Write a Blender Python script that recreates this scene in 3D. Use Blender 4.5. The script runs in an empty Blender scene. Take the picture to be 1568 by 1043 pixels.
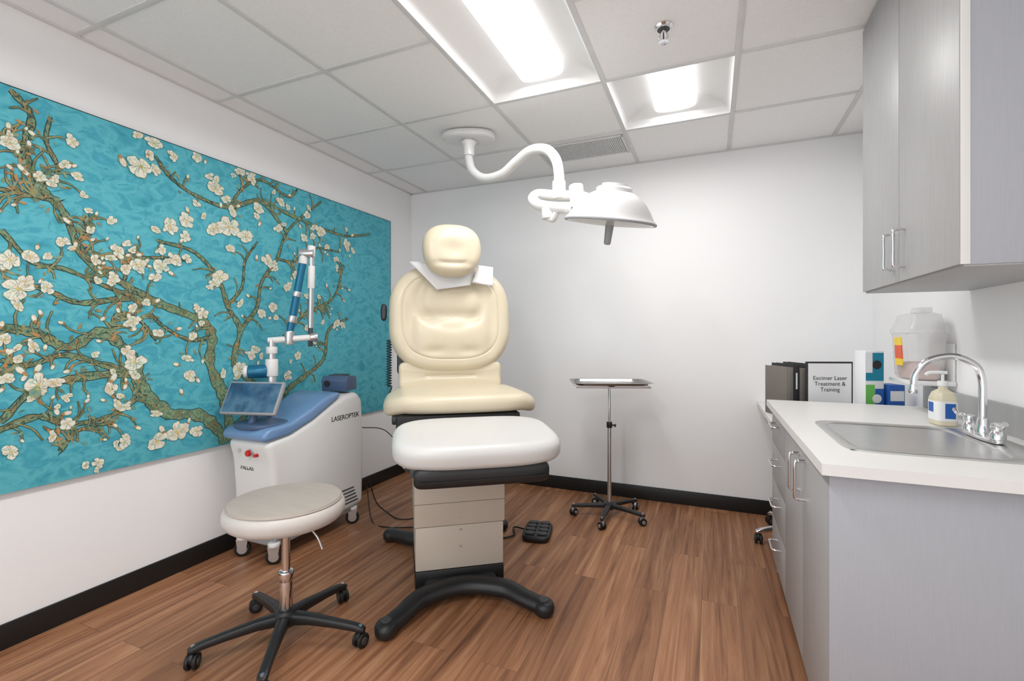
import bpy, bmesh, math, random
from mathutils import Vector, Matrix
random.seed(7)
sc = bpy.context.scene
try:
    sc.view_settings.view_transform = 'Standard'
except Exception: pass
HC = 1.22; CEIL = 2.524; XL = -2.545; XR = 0.94; YB = 3.65; YF = -1.37

# ------------------------------------------------------------------ materials
def lin(c):
    return tuple(((x/255)/12.92 if x/255 <= .04045 else ((x/255+.055)/1.055)**2.4) for x in c)
def mat(name, rgb, rough=.5, metal=0., var=.04, scale=8., bump=0., bscale=60., trans=0., coat=0., stretch=(1,1,1), alpha=1.):
    m = bpy.data.materials.new(name); m.use_nodes = True
    nt = m.node_tree; n = nt.nodes; b = n['Principled BSDF']
    c = lin(rgb)
    tc = n.new('ShaderNodeTexCoord'); mp = n.new('ShaderNodeMapping'); mp.inputs['Scale'].default_value = stretch
    nz = n.new('ShaderNodeTexNoise'); nz.inputs['Scale'].default_value = scale; nz.inputs['Detail'].default_value = 4
    cr = n.new('ShaderNodeValToRGB')
    cr.color_ramp.elements[0].position = .3; cr.color_ramp.elements[1].position = .7
    cr.color_ramp.elements[0].color = (*[max(0, x*(1-var)) for x in c], 1)
    cr.color_ramp.elements[1].color = (*[min(1, x*(1+var)) for x in c], 1)
    nt.links.new(tc.outputs['Object'], mp.inputs['Vector']); nt.links.new(mp.outputs[0], nz.inputs['Vector'])
    nt.links.new(nz.outputs['Fac'], cr.inputs[0]); nt.links.new(cr.outputs[0], b.inputs['Base Color'])
    b.inputs['Roughness'].default_value = rough; b.inputs['Metallic'].default_value = metal
    b.inputs['Transmission Weight'].default_value = trans; b.inputs['Coat Weight'].default_value = coat
    b.inputs['Alpha'].default_value = alpha
    if bump > 0:
        n2 = n.new('ShaderNodeTexNoise'); n2.inputs['Scale'].default_value = bscale; n2.inputs['Detail'].default_value = 3
        bp = n.new('ShaderNodeBump'); bp.inputs['Strength'].default_value = bump; bp.inputs['Distance'].default_value = .004
        nt.links.new(mp.outputs[0], n2.inputs['Vector']); nt.links.new(n2.outputs['Fac'], bp.inputs['Height'])
        nt.links.new(bp.outputs[0], b.inputs['Normal'])
    return m
def emis(name, rgb, s):
    m = bpy.data.materials.new(name); m.use_nodes = True; n = m.node_tree.nodes; n.clear()
    e = n.new('ShaderNodeEmission'); e.inputs[0].default_value = (*rgb, 1); e.inputs[1].default_value = s
    o = n.new('ShaderNodeOutputMaterial'); m.node_tree.links.new(e.outputs[0], o.inputs[0]); return m
def ramp_mat(name, cols, scale=9, rough=.6, stretch=(1,1,1), bump=0, dist=0.):
    m = mat(name, (128,128,128), rough, scale=scale, bump=bump, bscale=90, stretch=stretch)
    for x in m.node_tree.nodes:
        if x.type=='TEX_NOISE' and abs(x.inputs['Scale'].default_value-scale)<1e-6: x.inputs['Distortion'].default_value = dist
    cr = [x for x in m.node_tree.nodes if x.type == 'VALTORGB'][0].color_ramp
    cr.elements[0].position = .28; cr.elements[1].position = .72
    cr.elements[0].color = (*lin(cols[0]), 1); cr.elements[1].color = (*lin(cols[-1]), 1)
    for i, c in enumerate(cols[1:-1]):
        e = cr.elements.new(.28+.44*(i+1)/(len(cols)-1)); e.color = (*lin(c), 1)
    return m
M = {}
M['wall'] = mat('wall_paint', (243,243,244), .85, var=.01, scale=2, bump=.05, bscale=220)
M['ceil'] = mat('ceiling_tile', (244,244,244), .9, var=.03, scale=140, bump=.25, bscale=260)
M['grid'] = mat('ceiling_grid', (216,217,218), .5)
M['black'] = mat('baseboard_black', (22,22,23), .45, var=.1)
M['plastic'] = mat('black_plastic', (28,29,31), .42, var=.1, bump=.1, bscale=300)
M['rubber'] = mat('black_rubber', (18,18,18), .6)
M['counter'] = mat('white_laminate', (226,225,223), .4, var=.01)
M['cab'] = mat('grey_laminate', (167,167,168), .42, var=.06, scale=30, stretch=(6,6,.25))
M['cabend'] = mat('grey_laminate_end', (168,170,177), .45, var=.025, scale=40, stretch=(6,6,.3))
M['steel'] = mat('brushed_steel', (205,205,203), .33, 1., var=.06, scale=30, stretch=(1,8,1))
M['tray'] = mat('tray_steel', (160,160,158), .3, 1., var=.05, scale=20)
M['chrome'] = mat('chrome', (225,225,228), .09, 1., var=.01)
M['white'] = mat('white_enamel', (224,224,224), .3, var=.01, coat=.3)
M['cream'] = mat('cream_vinyl', (207,196,172), .42, var=.03, scale=5, bump=.10, bscale=120, coat=.08)
M['lvinyl'] = mat('pale_vinyl', (206,205,203), .40, var=.02, scale=5, bump=.08, bscale=120, coat=.08)
M['sseat'] = mat('taupe_vinyl', (176,166,157), .38, var=.05, scale=6, bump=.06, bscale=200, stretch=(1,6,1))
M['sside'] = mat('taupe_vinyl_light', (202,197,192), .38, var=.02, scale=6, bump=.06, bscale=200)
M['column'] = mat('beige_panel', (196,186,173), .4, var=.02)
M['dgrey'] = mat('dark_grey', (60,60,62), .5)
M['paper'] = mat('paper_sheet', (232,233,235), .8, var=.01)
M['blue'] = mat('blue_plastic', (112,146,188), .32, var=.03, coat=.3)
M['mwhite'] = mat('machine_white', (228,228,227), .35, var=.01, coat=.2)
M['navy'] = mat('navy_plastic', (70,92,124), .4)
M['teal'] = mat('teal_metal', (30,110,145), .3, .3)
M['alu'] = mat('aluminium', (205,206,208), .3, .9)
M['red'] = mat('red_plastic', (205,30,28), .4)
M['yellow'] = mat('yellow_label', (240,205,50), .5)
M['orange'] = mat('orange_label', (225,90,50), .5)
M['clear'] = mat('translucent_poly', (226,224,224), .25, alpha=.34)
M['soap'] = mat('soap_clear', (236,228,200), .2, alpha=.75)
M['pblue'] = mat('print_blue', (30,90,170), .5)
M['pteal'] = mat('print_teal', (20,130,160), .5)
M['pgreen'] = mat('print_green', (110,190,90), .5)
M['kraft'] = mat('binder_grey', (120,114,108), .6)
M['ink'] = mat('ink', (40,40,42), .7)
M['screen'] = ramp_mat('screen_glass', [(28,52,84),(50,86,120),(84,120,146),(38,60,92)], scale=7, rough=.12)
M['lens'] = emis('troffer_lens', (1,.995,.98), 2.2)
M['lamp_glass'] = mat('lamp_glass', (205,205,200), .25, alpha=.9)
M['silverlbl'] = mat('grey_frame', (150,152,156), .5)

def floor_mat():
    m = bpy.data.materials.new('vinyl_plank'); m.use_nodes = True; nt = m.node_tree; n = nt.nodes; b = n['Principled BSDF']
    L = nt.links.new
    tc = n.new('ShaderNodeTexCoord'); mp = n.new('ShaderNodeMapping'); mp.inputs['Rotation'].default_value = (0,0,math.pi/2)
    L(tc.outputs['Object'], mp.inputs['Vector'])
    br = n.new('ShaderNodeTexBrick'); br.offset = .37; br.inputs['Scale'].default_value = 1
    br.inputs['Brick Width'].default_value = 1.22; br.inputs['Row Height'].default_value = .152
    br.inputs['Mortar Size'].default_value = .001; br.inputs['Mortar Smooth'].default_value = .3; br.inputs['Bias'].default_value = 0
    br.inputs['Color1'].default_value = (0,0,0,1); br.inputs['Color2'].default_value = (1,1,1,1); br.inputs['Mortar'].default_value = (.5,.5,.5,1)
    L(mp.outputs[0], br.inputs['Vector'])
    mul = n.new('ShaderNodeMath'); mul.operation='MULTIPLY'; mul.inputs[1].default_value = 17.; L(br.outputs['Color'], mul.inputs[0])
    mp2 = n.new('ShaderNodeMapping'); mp2.inputs['Scale'].default_value = (22,1.0,1); L(tc.outputs['Object'], mp2.inputs['Vector'])
    nz = n.new('ShaderNodeTexNoise'); nz.noise_dimensions='4D'; nz.inputs['Scale'].default_value = 1.; nz.inputs['Detail'].default_value = 7; nz.inputs['Roughness'].default_value=.64
    nz.inputs['Distortion'].default_value = 1.0
    L(mp2.outputs[0], nz.inputs['Vector']); L(mul.outputs[0], nz.inputs['W'])
    cr = n.new('ShaderNodeValToRGB'); e = cr.color_ramp.elements
    e[0].position=.30; e[0].color=(*lin((96,62,42)),1); e[1].position=.72; e[1].color=(*lin((194,150,116)),1)
    x = e.new(.42); x.color=(*lin((138,92,62)),1); x = e.new(.55); x.color=(*lin((165,117,83)),1)
    L(nz.outputs['Fac'], cr.inputs[0])
    mx = n.new('ShaderNodeMix'); mx.data_type='RGBA'; mx.blend_type='MULTIPLY'; mx.inputs[0].default_value = 1
    cr2 = n.new('ShaderNodeValToRGB'); cr2.color_ramp.elements[0].color=(.76,.745,.73,1); cr2.color_ramp.elements[1].color=(1.04,1.04,1.04,1)
    L(br.outputs['Color'], cr2.inputs[0]); L(cr.outputs[0], mx.inputs[6]); L(cr2.outputs[0], mx.inputs[7])
    mx2 = n.new('ShaderNodeMix'); mx2.data_type='RGBA'; L(br.outputs['Fac'], mx2.inputs[0]); L(mx.outputs[2], mx2.inputs[6]); mx2.inputs[7].default_value=(*lin((104,72,50)),1)
    L(mx2.outputs[2], b.inputs['Base Color']); b.inputs['Roughness'].default_value = .5
    bp = n.new('ShaderNodeBump'); bp.inputs['Strength'].default_value=.15; bp.inputs['Distance'].default_value=.002; L(nz.outputs['Fac'], bp.inputs['Height']); L(bp.outputs[0], b.inputs['Normal'])
    return m
M['floor'] = floor_mat()

# ------------------------------------------------------------------ mesh helpers
def E(name, loc=(0,0,0), rz=0, rot=None):
    o = bpy.data.objects.new(name, None); o.empty_display_size=.05; sc.collection.objects.link(o)
    o.location = loc; o.rotation_euler = rot if rot else (0,0,rz); return o
def fin(name, me, m, parent=None, loc=(0,0,0), rot=(0,0,0), smooth=35):
    o = bpy.data.objects.new(name, me); sc.collection.objects.link(o)
    if m is not None:
        for mm in (m if isinstance(m,(list,tuple)) else [m]): me.materials.append(mm)
    if smooth:
        for p in me.polygons: p.use_smooth = True
        me.set_sharp_from_angle(angle=math.radians(smooth))
    o.location = loc; o.rotation_euler = rot
    if parent: o.parent = parent
    return o
def box(name, lo, hi, m, parent=None, bev=.003, rot=(0,0,0), seg=2):
    c = [(a+b)/2 for a,b in zip(lo,hi)]; s = [abs(b-a) for a,b in zip(lo,hi)]
    bm = bmesh.new(); bmesh.ops.create_cube(bm, size=1)
    for v in bm.verts: v.co = Vector((v.co.x*s[0], v.co.y*s[1], v.co.z*s[2]))
    if bev > 0:
        bmesh.ops.bevel(bm, geom=bm.edges[:], offset=min(bev, min(s)*.49), segments=seg, affect='EDGES', profile=.5)
    me = bpy.data.meshes.new(name); bm.to_mesh(me); bm.free()
    return fin(name, me, m, parent, c, rot, 40)
def loft(name, rings, m, parent=None, loc=(0,0,0), rot=(0,0,0), caps=True, smooth=35, closed=False):
    vs = [tuple(p) for r in rings for p in r]; N = len(rings[0]); fs = []
    K = len(rings)
    for k in range(K-1 if not closed else K):
        k2 = (k+1) % K
        for i in range(N):
            j = (i+1) % N; fs.append((k*N+i, k*N+j, k2*N+j, k2*N+i))
    if caps and not closed:
        fs.append(tuple(reversed(range(N)))); fs.append(tuple((K-1)*N+i for i in range(N)))
    me = bpy.data.meshes.new(name); me.from_pydata(vs, [], fs)
    bm = bmesh.new(); bm.from_mesh(me); bmesh.ops.recalc_face_normals(bm, faces=bm.faces); bm.to_mesh(me); bm.free()
    return fin(name, me, m, parent, loc, rot, smooth)
def lathe(name, prof, m, parent=None, loc=(0,0,0), rot=(0,0,0), N=40, smooth=35):
    rings = [[(max(r,1e-4)*math.cos(2*math.pi*i/N), max(r,1e-4)*math.sin(2*math.pi*i/N), z) for i in range(N)] for r,z in prof]
    return loft(name, rings, m, parent, loc, rot, True, smooth)
def cyl(name, r, p0, p1, m, parent=None, r2=None, bev=.0, N=28):
    p0 = Vector(p0); p1 = Vector(p1); L = (p1-p0).length; r2 = r if r2 is None else r2
    b = min(bev, L*.45, r*.9)
    prof = [(r-b,0),(r,b),(r2,L-b),(r2-b,L)] if b>0 else [(r,0),(r2,L)]
    if b>0: prof = [(r-b,0),(r-b*.3,b*.3),(r,b),(r2,L-b),(r2-b*.3,L-b*.3),(r2-b,L)]
    o = lathe(name, prof, m, parent, p0, N=N)
    o.rotation_mode='QUATERNION'; o.rotation_quaternion = (p1-p0).to_track_quat('Z','Y'); return o
def crom(pts, k=8):
    P = [Vector(p) for p in pts]; P = [P[0]*2-P[1]]+P+[P[-1]*2-P[-2]]; out = []
    for i in range(1, len(P)-2):
        a,b,c,d = P[i-1:i+3]
        for j in range(k):
            t = j/k; out.append(.5*((2*b)+(c-a)*t+(2*a-5*b+4*c-d)*t*t+(3*b-a-3*c+d)*t**3))
    out.append(P[-2]); return out
def tube(name, pts, r, m, parent=None, smooth=True, k=8, radii=None, N=14, flat=1.):
    n0 = len(pts)
    P = crom(pts, k) if smooth else [Vector(p) for p in pts]
    def rad(i):
        if radii is None: return r
        t = i/(len(P)-1)*(n0-1); a = min(int(t), n0-2); f = t-a; return radii[a]*(1-f)+radii[a+1]*f
    rings = []; up = Vector((0,0,1)); prev = None
    for i,p in enumerate(P):
        t = (P[min(i+1,len(P)-1)]-P[max(i-1,0)]).normalized()
        if prev is None:
            ref = up if abs(t.z) < .9 else Vector((1,0,0)); n1 = (ref - t*ref.dot(t)).normalized()
        else: n1 = (prev - t*prev.dot(t)).normalized()
        prev = n1; n2 = t.cross(n1); R = rad(i)
        rings.append([p+(n1*math.cos(2*math.pi*j/N)*flat+n2*math.sin(2*math.pi*j/N))*R for j in range(N)])
    return loft(name, rings, m, parent)
def sell(a, b, n, N=72):
    out = []
    for i in range(N):
        t = 2*math.pi*i/N; c, s = math.cos(t), math.sin(t)
        out.append((a*math.copysign(abs(c)**(2/n), c), b*math.copysign(abs(s)**(2/n), s)))
    return out
def cushion(name, a, b, th, er, n, crown, m, parent=None, loc=(0,0,0), rot=(0,0,0), deform=None, N=80):
    rings = []
    for s in (.15,.6): rings.append([(x,y,-th/2) for x,y in sell((a-er)*s,(b-er)*s,n,N)])
    for k in range(13):
        t = -math.pi/2 + math.pi*k/12; ins = er*(1-math.cos(t))
        z = (-th/2+er if t<0 else th/2-er)+er*math.sin(t)
        rings.append([(x,y,z) for x,y in sell(a-ins,b-ins,n,N)])
    for s in (.985,.97,.955,.94,.925,.91,.88,.84,.8,.75,.7,.65,.6,.55,.5,.45,.4,.35,.3,.25,.2,.15,.1,.06,.03):
        rings.append([(x,y,th/2+crown*(1-s*s)) for x,y in sell((a-er)*s,(b-er)*s,n,N)])
    if deform: rings = [[deform(*p) for p in r] for r in rings]
    return loft(name, rings, m, parent, loc, rot, True, 60)
def extr(name, poly, x0, x1, m, parent=None, bev=.02, loc=(0,0,0), rot=(0,0,0), seg=4):
    bm = bmesh.new(); A = [bm.verts.new((x0,y,z)) for y,z in poly]; B = [bm.verts.new((x1,y,z)) for y,z in poly]
    n = len(poly); bm.faces.new(A); bm.faces.new(list(reversed(B)))
    for i in range(n): bm.faces.new((A[i],B[i],B[(i+1)%n],A[(i+1)%n]))
    bmesh.ops.recalc_face_normals(bm, faces=bm.faces)
    if bev>0: bmesh.ops.bevel(bm, geom=bm.edges[:], offset=bev, segments=seg, affect='EDGES', profile=.5, clamp_overlap=True)
    me = bpy.data.meshes.new(name); bm.to_mesh(me); bm.free()
    return fin(name, me, m, parent, loc, rot, 40)
def text(name, body, size, m, parent, loc, rot, align='CENTER', ext=.0006):
    c = bpy.data.curves.new(name,'FONT'); c.body = body; c.size = size; c.align_x = align; c.extrude = ext
    o = bpy.data.objects.new(name, c); sc.collection.objects.link(o); c.materials.append(m)
    o.parent = parent; o.location = loc; o.rotation_euler = rot; return o
TH = math.atan2(306,725)
Fv = Vector((-math.sin(TH), math.cos(TH), 0)); Rv = Vector((math.cos(TH), math.sin(TH), 0))
def S(right, up, dist):  # right, up: image pixel column and row; dist: assumed depth
    """world point from image pixel coordinates and an assumed depth from the camera"""
    a = (right-784)/725; b = (515-up)/725
    p = (Fv+Rv*a)*dist; return Vector((p.x,p.y,HC+b*dist))

# ------------------------------------------------------------------ room (front wall left out so world light fills in from behind the camera)
box('floor', (XL-.1,YF-.1,-.05), (XR+.1,YB+.1,0), M['floor'], bev=0)
box('wall_left', (XL-.1,YF-.1,0), (XL,YB+.1,CEIL+.15), M['wall'], bev=0)
box('wall_back', (XL,YB,0), (XR,YB+.1,CEIL+.15), M['wall'], bev=0)
box('wall_right', (XR,YF-.1,0), (XR+.1,YB+.1,CEIL+.15), M['wall'], bev=0)
box('baseboard_left', (XL,YF,0), (XL+.012,YB,.1), M['black'], bev=.004)
box('baseboard_back', (XL+.012,YB-.012,0), (XR,YB,.1), M['black'], bev=.004)
GX = [XL,-2.37,-1.75,-1.13,-.51,.11,.73,XR]; GY = [YF,-.74,-.11,.52,1.15,1.78,2.41,3.04,YB]
troffers = [((-1.13,-.51),(1.15,2.41)), ((-.51,.11),(2.41,3.04)), ((-1.13,-.51),(-.74,.52))]  # last one sits unseen behind the camera, added to even the light
def in_tr(x,y): return any(a[0]<x<a[1] and b[0]<y<b[1] for a,b in troffers)
bm = bmesh.new()
for i in range(len(GX)-1):
    for j in range(len(GY)-1):
        x0,x1,y0,y1 = GX[i],GX[i+1],GY[j],GY[j+1]
        if in_tr((x0+x1)/2,(y0+y1)/2): continue
        r = bmesh.ops.create_cube(bm, size=1)['verts']
        for v in r: v.co = Vector(((x0+x1)/2+v.co.x*(x1-x0), (y0+y1)/2+v.co.y*(y1-y0), CEIL+.01+v.co.z*.02))
me = bpy.data.meshes.new('ceiling'); bm.to_mesh(me); bm.free(); fin('ceiling', me, M['ceil'], smooth=0)
g = E('trim_1')
for x in GX[1:-1]: 
    box('grid_bar', (x-.012,YF,CEIL-.005), (x+.012,YB,CEIL), M['grid'], g, bev=.001)
for y in GY[1:-1]:
    for i in range(len(GX)-1):
        x0,x1 = GX[i],GX[i+1]
        if any(a[0]-.01<x0 and x1<a[1]+.01 and b[0]+.01<y<b[1]-.01 for a,b in troffers): continue
        box('grid_cross', (x0+.012,y-.012,CEIL-.0048), (x1-.012,y+.012,CEIL), M['grid'], g, bev=.001)
box('wall_angle_left', (XL,YF,CEIL-.006), (XL+.02,YB,CEIL), M['grid'], g, bev=.001)
box('wall_angle_back', (XL,YB-.02,CEIL-.006), (XR,YB,CEIL), M['grid'], g, bev=.001)
M['reflector'] = mat('reflector_enamel', (230,230,230), .6, var=.01)
for (xa,xb),(ya,yb) in troffers:
    t = E('troffer_light', ((xa+xb)/2,(ya+yb)/2,CEIL))
    w=(xb-xa)/2-.012; l=(yb-ya)/2-.012
    nx,ny=61,81; vs=[];fs=[]
    for j in range(ny):
        y=-l+2*l*j/(ny-1)
        for i in range(nx):
            x=-w+2*w*i/(nx-1); u=(w-abs(x))/(w-.10); u=max(0,min(1,u)); hx=.085*math.sin(u*math.pi/2)**.8
            edge=.02+.09*math.sin(min(1,u)*math.pi/2)**2
            e=min(1,max(0,(l-abs(y))-.012)/edge); vs.append((x,y,.012+hx*(math.sin(e*math.pi/2)) if 0<i<nx-1 and 0<j<ny-1 else 0))
    for j in range(ny-1):
        for i in range(nx-1): fs.append((j*nx+i,j*nx+i+1,(j+1)*nx+i+1,(j+1)*nx+i))
    me=bpy.data.meshes.new('reflector'); me.from_pydata(vs,[],fs); fin('reflector',me,M['reflector'],t,smooth=60)
    rings=[]
    for yy in (-l+.05, l-.05): rings.append([(.118*math.cos(a),yy,.085-.045*math.sin(a)**.4) for a in [math.pi*k/14 for k in range(15)]]+[(-.118,yy,.088),(.118,yy,.088)])
    rings=[[tuple(v.real if isinstance(v,complex) else v for v in p) for p in r] for r in rings]
    loft('diffuser',rings,M['lens'],t,smooth=0)
    box('housing',(-w,-l,.125),(w,l,.135),M['white'],t,bev=0)
    ld=bpy.data.lights.new('tube_lamp','AREA'); ld.shape='RECTANGLE'; ld.size=.21; ld.size_y=2*l-.11; ld.energy=20.5*(2*l-.11)/1.13; ld.color=(1,.985,.965)
    lo=bpy.data.objects.new('tube_lamp',ld); sc.collection.objects.link(lo); lo.parent=t; lo.location=(0,0,.034)
# return air grille
gv = E('air_vent', (-.82,3.235,CEIL))
box('frame_a',(-.29,-.15,-.012),(.29,-.135,-.001),M['grid'],gv); box('frame_b',(-.29,.135,-.012),(.29,.15,-.001),M['grid'],gv)
box('frame_c',(-.29,-.15,-.012),(-.275,.15,-.001),M['grid'],gv); box('frame_d',(.275,-.15,-.012),(.29,.15,-.001),M['grid'],gv)
box('duct_shade',(-.275,-.135,-.004),(.275,.135,-.001),M['dgrey'],gv,bev=0)  # dark sheet in place of the shade above the louvers
for i in range(45): 
    x=-.264+i*.012; box('louver',(x-.0026,-.135,-.009),(x+.0026,.135,-.005),M['grid'],gv,bev=0)
for i in range(15):
    y=-.12+i*.017; box('louver_cross',(-.275,y-.0022,-.0095),(.275,y+.0022,-.0065),M['grid'],gv,bev=0)
# sprinkler
sp = E('fire_sprinkler', (-.187,2.08,CEIL))
lathe('escutcheon',[(.038,0),(.038,-.004),(.028,-.010),(.028,-.016),(.014,-.016)],M['chrome'],sp)
lathe('recess',[(.026,-.0162),(.015,-.0165)],M['dgrey'],sp)
cyl('body',.011,(0,0,-.01),(0,0,-.034),M['chrome'],sp)
tube('frame_arm_1',[(.010,0,-.032),(.018,0,-.046),(.003,0,-.066)],.003,M['chrome'],sp); tube('frame_arm_2',[(-.010,0,-.032),(-.018,0,-.046),(-.003,0,-.066)],.003,M['chrome'],sp)
cyl('bulb',.003,(0,0,-.03),(0,0,-.062),M['dgrey'],sp); lathe('deflector',[(.004,-.062),(.021,-.068),(.021,-.0695),(.004,-.066)],M['chrome'],sp)

# ------------------------------------------------------------------ wall painting
XP = XL+.026
pt = E('blossom_wall_painting', (0,0,0))
M['canvas'] = ramp_mat('painted_sky', [(54,150,172),(72,170,188),(94,186,200),(62,160,182),(80,176,194)], scale=7, rough=.75, stretch=(1,1.4,2.2), bump=.06, dist=.5)
M['edge'] = mat('canvas_edge', (40,60,62), .6)
M['bark'] = ramp_mat('painted_bark', [(40,88,84),(88,132,106),(140,158,116),(64,114,98),(150,136,90),(50,94,86)], scale=28, rough=.7, bump=.15, dist=1)
M['barkd'] = ramp_mat('painted_outline', [(22,62,68),(38,60,56),(66,66,48)], scale=12, rough=.7)
M['twig'] = ramp_mat('painted_twig', [(72,122,100),(156,152,106),(110,108,74),(96,142,108)], scale=18, rough=.7)
M['petal'] = ramp_mat('painted_petal', [(170,200,188),(218,224,206),(240,238,224),(222,204,186),(236,234,218)], scale=40, rough=.65, bump=.15, dist=1)
M['petald'] = ramp_mat('painted_petal_outline', [(92,148,148),(134,162,134),(150,140,108)], scale=26, rough=.65)  # darker paint for petal outlines, veins and some leaves
M['heart'] = ramp_mat('painted_heart', [(170,170,90),(222,200,120),(150,160,90)], scale=30)
M['rust'] = ramp_mat('painted_rust', [(150,100,64),(190,142,88),(112,96,66)], scale=25)
PY0,PY1,PZ0,PZ1 = .45,3.31,.61,2.195
box('canvas',(XL+.001,PY0,PZ0),(XP,PY1,PZ1),M['canvas'],pt,bev=.002)
for nm,a,b in (('edge_top',(PY0,PZ1),(PY1,PZ1+.003)),('edge_right',(PY1,PZ0),(PY1+.003,PZ1+.003))):
    box(nm,(XL+.001,a[0],a[1]),(XP+.0005,b[0],b[1]),M['edge'],pt,bev=0)
def pp(u,v):
    D=-XP/(.9213*(1090-u)); return Vector((D*(668+.3888*(u-784)), HC+(515-v)*D))
lay = {}
cnt=[0]
def addpoly(key,pts,base):
    cnt[0]+=1; x=XP+base+(cnt[0]%400)*1e-6
    pts=[Vector((max(PY0+.003,min(PY1-.003,p[0])),max(PZ0+.003,min(PZ1-.003,p[1])))) for p in pts]
    L=lay.setdefault(key,([],[])); n=len(L[0]); L[0].extend([(x,p[0],p[1]) for p in pts]); L[1].append(tuple(range(n,n+len(pts))))
def ribbon(path,w0,w1,fill='bark',out=.0035,base=.002,marks=False):
    P=[Vector((p.x,p.y)) for p in crom([(a.x+random.gauss(0,w0*.25),a.y+random.gauss(0,w0*.25),0) for a in path],7)]
    n=len(P); jit=[random.uniform(.65,1.35) for _ in P]
    for key,ex,bs in (('barkd',out,base),(fill,0,base+.0006)):
        for i in range(n-1):
            def side(k):
                t=(P[min(k+1,n-1)]-P[max(k-1,0)]).normalized(); nn=Vector((-t.y,t.x)); w=(w0+(w1-w0)*k/(n-1))*jit[k]/2+ex; return P[k]+nn*w,P[k]-nn*w
            a,b=side(i); c,d=side(i+1); addpoly(key,[a,b,d,c],bs)
    if marks:
        for i in range(1,n-1):
            t=(P[i+1]-P[i-1]).normalized(); nn=Vector((-t.y,t.x)); w=(w0+(w1-w0)*i/(n-1))*.5
            for _ in range(3):
                c=P[i]+nn*random.uniform(-.7,.7)*w+t*random.uniform(-.02,.02); aa=math.atan2(t.y,t.x)+random.gauss(0,.6)
                d=Vector((math.cos(aa),math.sin(aa)))*random.uniform(.006,.018); q=Vector((-d.y,d.x))*.14
                addpoly(random.choice(('barkd','twig','barkd','rust')),[c-d,c+q,c+d,c-q],base+.0009)
    return P
def blossom(c,R):
    a0=random.uniform(0,6.28); fl=random.uniform(.55,.95); ax=random.uniform(0,3.14)
    ca,sa=math.cos(ax),math.sin(ax)
    def sq(v):
        x=v.x*ca+v.y*sa; y=(-v.x*sa+v.y*ca)*fl; return Vector((x*ca-y*sa,x*sa+y*ca))
    ln=[random.uniform(.68,1.14) for _ in range(5)]; wd=[random.uniform(.8,1.15) for _ in range(5)]; da=[random.uniform(-.28,.28) for _ in range(5)]
    wob=[[random.uniform(.84,1.16) for _ in range(12)] for _ in range(5)]
    for k in range(5):
        for key,ex,bs in (('petald',1.12,0),('petal',1.,.00008)):
            a=a0+k*2*math.pi/5+da[k]; d=Vector((math.cos(a),math.sin(a))); nn=Vector((-d.y,d.x)); pts=[]
            for j in range(12):
                t=2*math.pi*j/12; wj=wob[k][j]; pts.append(c+sq(d*(.52+.44*ex*math.cos(t)*wj)*R*ln[k]+nn*.40*ex*R*wd[k]*math.sin(t)*(1+.3*math.cos(t))*wj))
            addpoly(key,pts,.0034+.0002*k+bs)
        d=Vector((math.cos(a),math.sin(a))); nn=Vector((-d.y,d.x))
        for q in (-.12,.12):
            b0=c+sq(d*.30*R+nn*q*R); b1=c+sq(d*.72*R*ln[k]+nn*q*1.8*R); e=Vector((nn.x,nn.y))*R*.018
            addpoly('petald',[b0-e,b1-e*.4,b1+e*.4,b0+e],.0047)
    addpoly('heart',[c+Vector((math.cos(t),math.sin(t)))*R*.13*random.uniform(.7,1.3) for t in [k*.785 for k in range(8)]],.0050)
    for k in range(4):
        t=a0+.6+k*1.5; q=c+sq(Vector((math.cos(t),math.sin(t))))*R*.28; d=Vector((math.cos(t),math.sin(t)))*R*.1; nn=Vector((-d.y,d.x))*.22
        addpoly('heart',[q-d-nn,q+d-nn,q+d+nn,q-d+nn],.0051)
def bud(c,R,ang):
    d=Vector((math.cos(ang),math.sin(ang))); nn=Vector((-d.y,d.x))
    addpoly('petald',[c+d*R*1.1*math.cos(t)+nn*R*.7*math.sin(t) for t in [k*.785 for k in range(8)]],.0032)
    addpoly('petal',[c+d*(R*.9*math.cos(t)+R*.1)+nn*R*.5*math.sin(t) for t in [k*.785 for k in range(8)]],.0036)
    b=c-d*R*.9
    addpoly('rust',[b+d*R*.45*math.cos(t)+nn*R*.35*math.sin(t) for t in [k*1.05 for k in range(6)]],.0038)
def leaf(c,R,ang,key='twig'):
    d=Vector((math.cos(ang),math.sin(ang))); nn=Vector((-d.y,d.x))
    addpoly(key,[c-d*R,c-d*R*.3+nn*R*.35,c+d*R*.4+nn*R*.3,c+d*R,c+d*R*.4-nn*R*.3,c-d*R*.3-nn*R*.35],.0028)
M['stroke'] = ramp_mat('painted_sky_stroke', [(50,146,170),(88,182,198),(62,160,182),(98,188,200)], scale=14, rough=.75)
for _ in range(1900):
    c=Vector((random.uniform(PY0+.03,PY1-.03),random.uniform(PZ0+.02,PZ1-.02))); a=random.choice((0,1.57,.5,2.5))+random.gauss(0,.25)
    d=Vector((math.cos(a),math.sin(a))); nn=Vector((-d.y,d.x)); Ls=random.uniform(.010,.030); ws=random.uniform(.002,.004)
    addpoly('stroke',[c-d*Ls,c-d*Ls*.5+nn*ws,c+d*Ls*.6+nn*ws,c+d*Ls,c+d*Ls*.5-nn*ws,c-d*Ls*.6-nn*ws],.0003)
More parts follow.
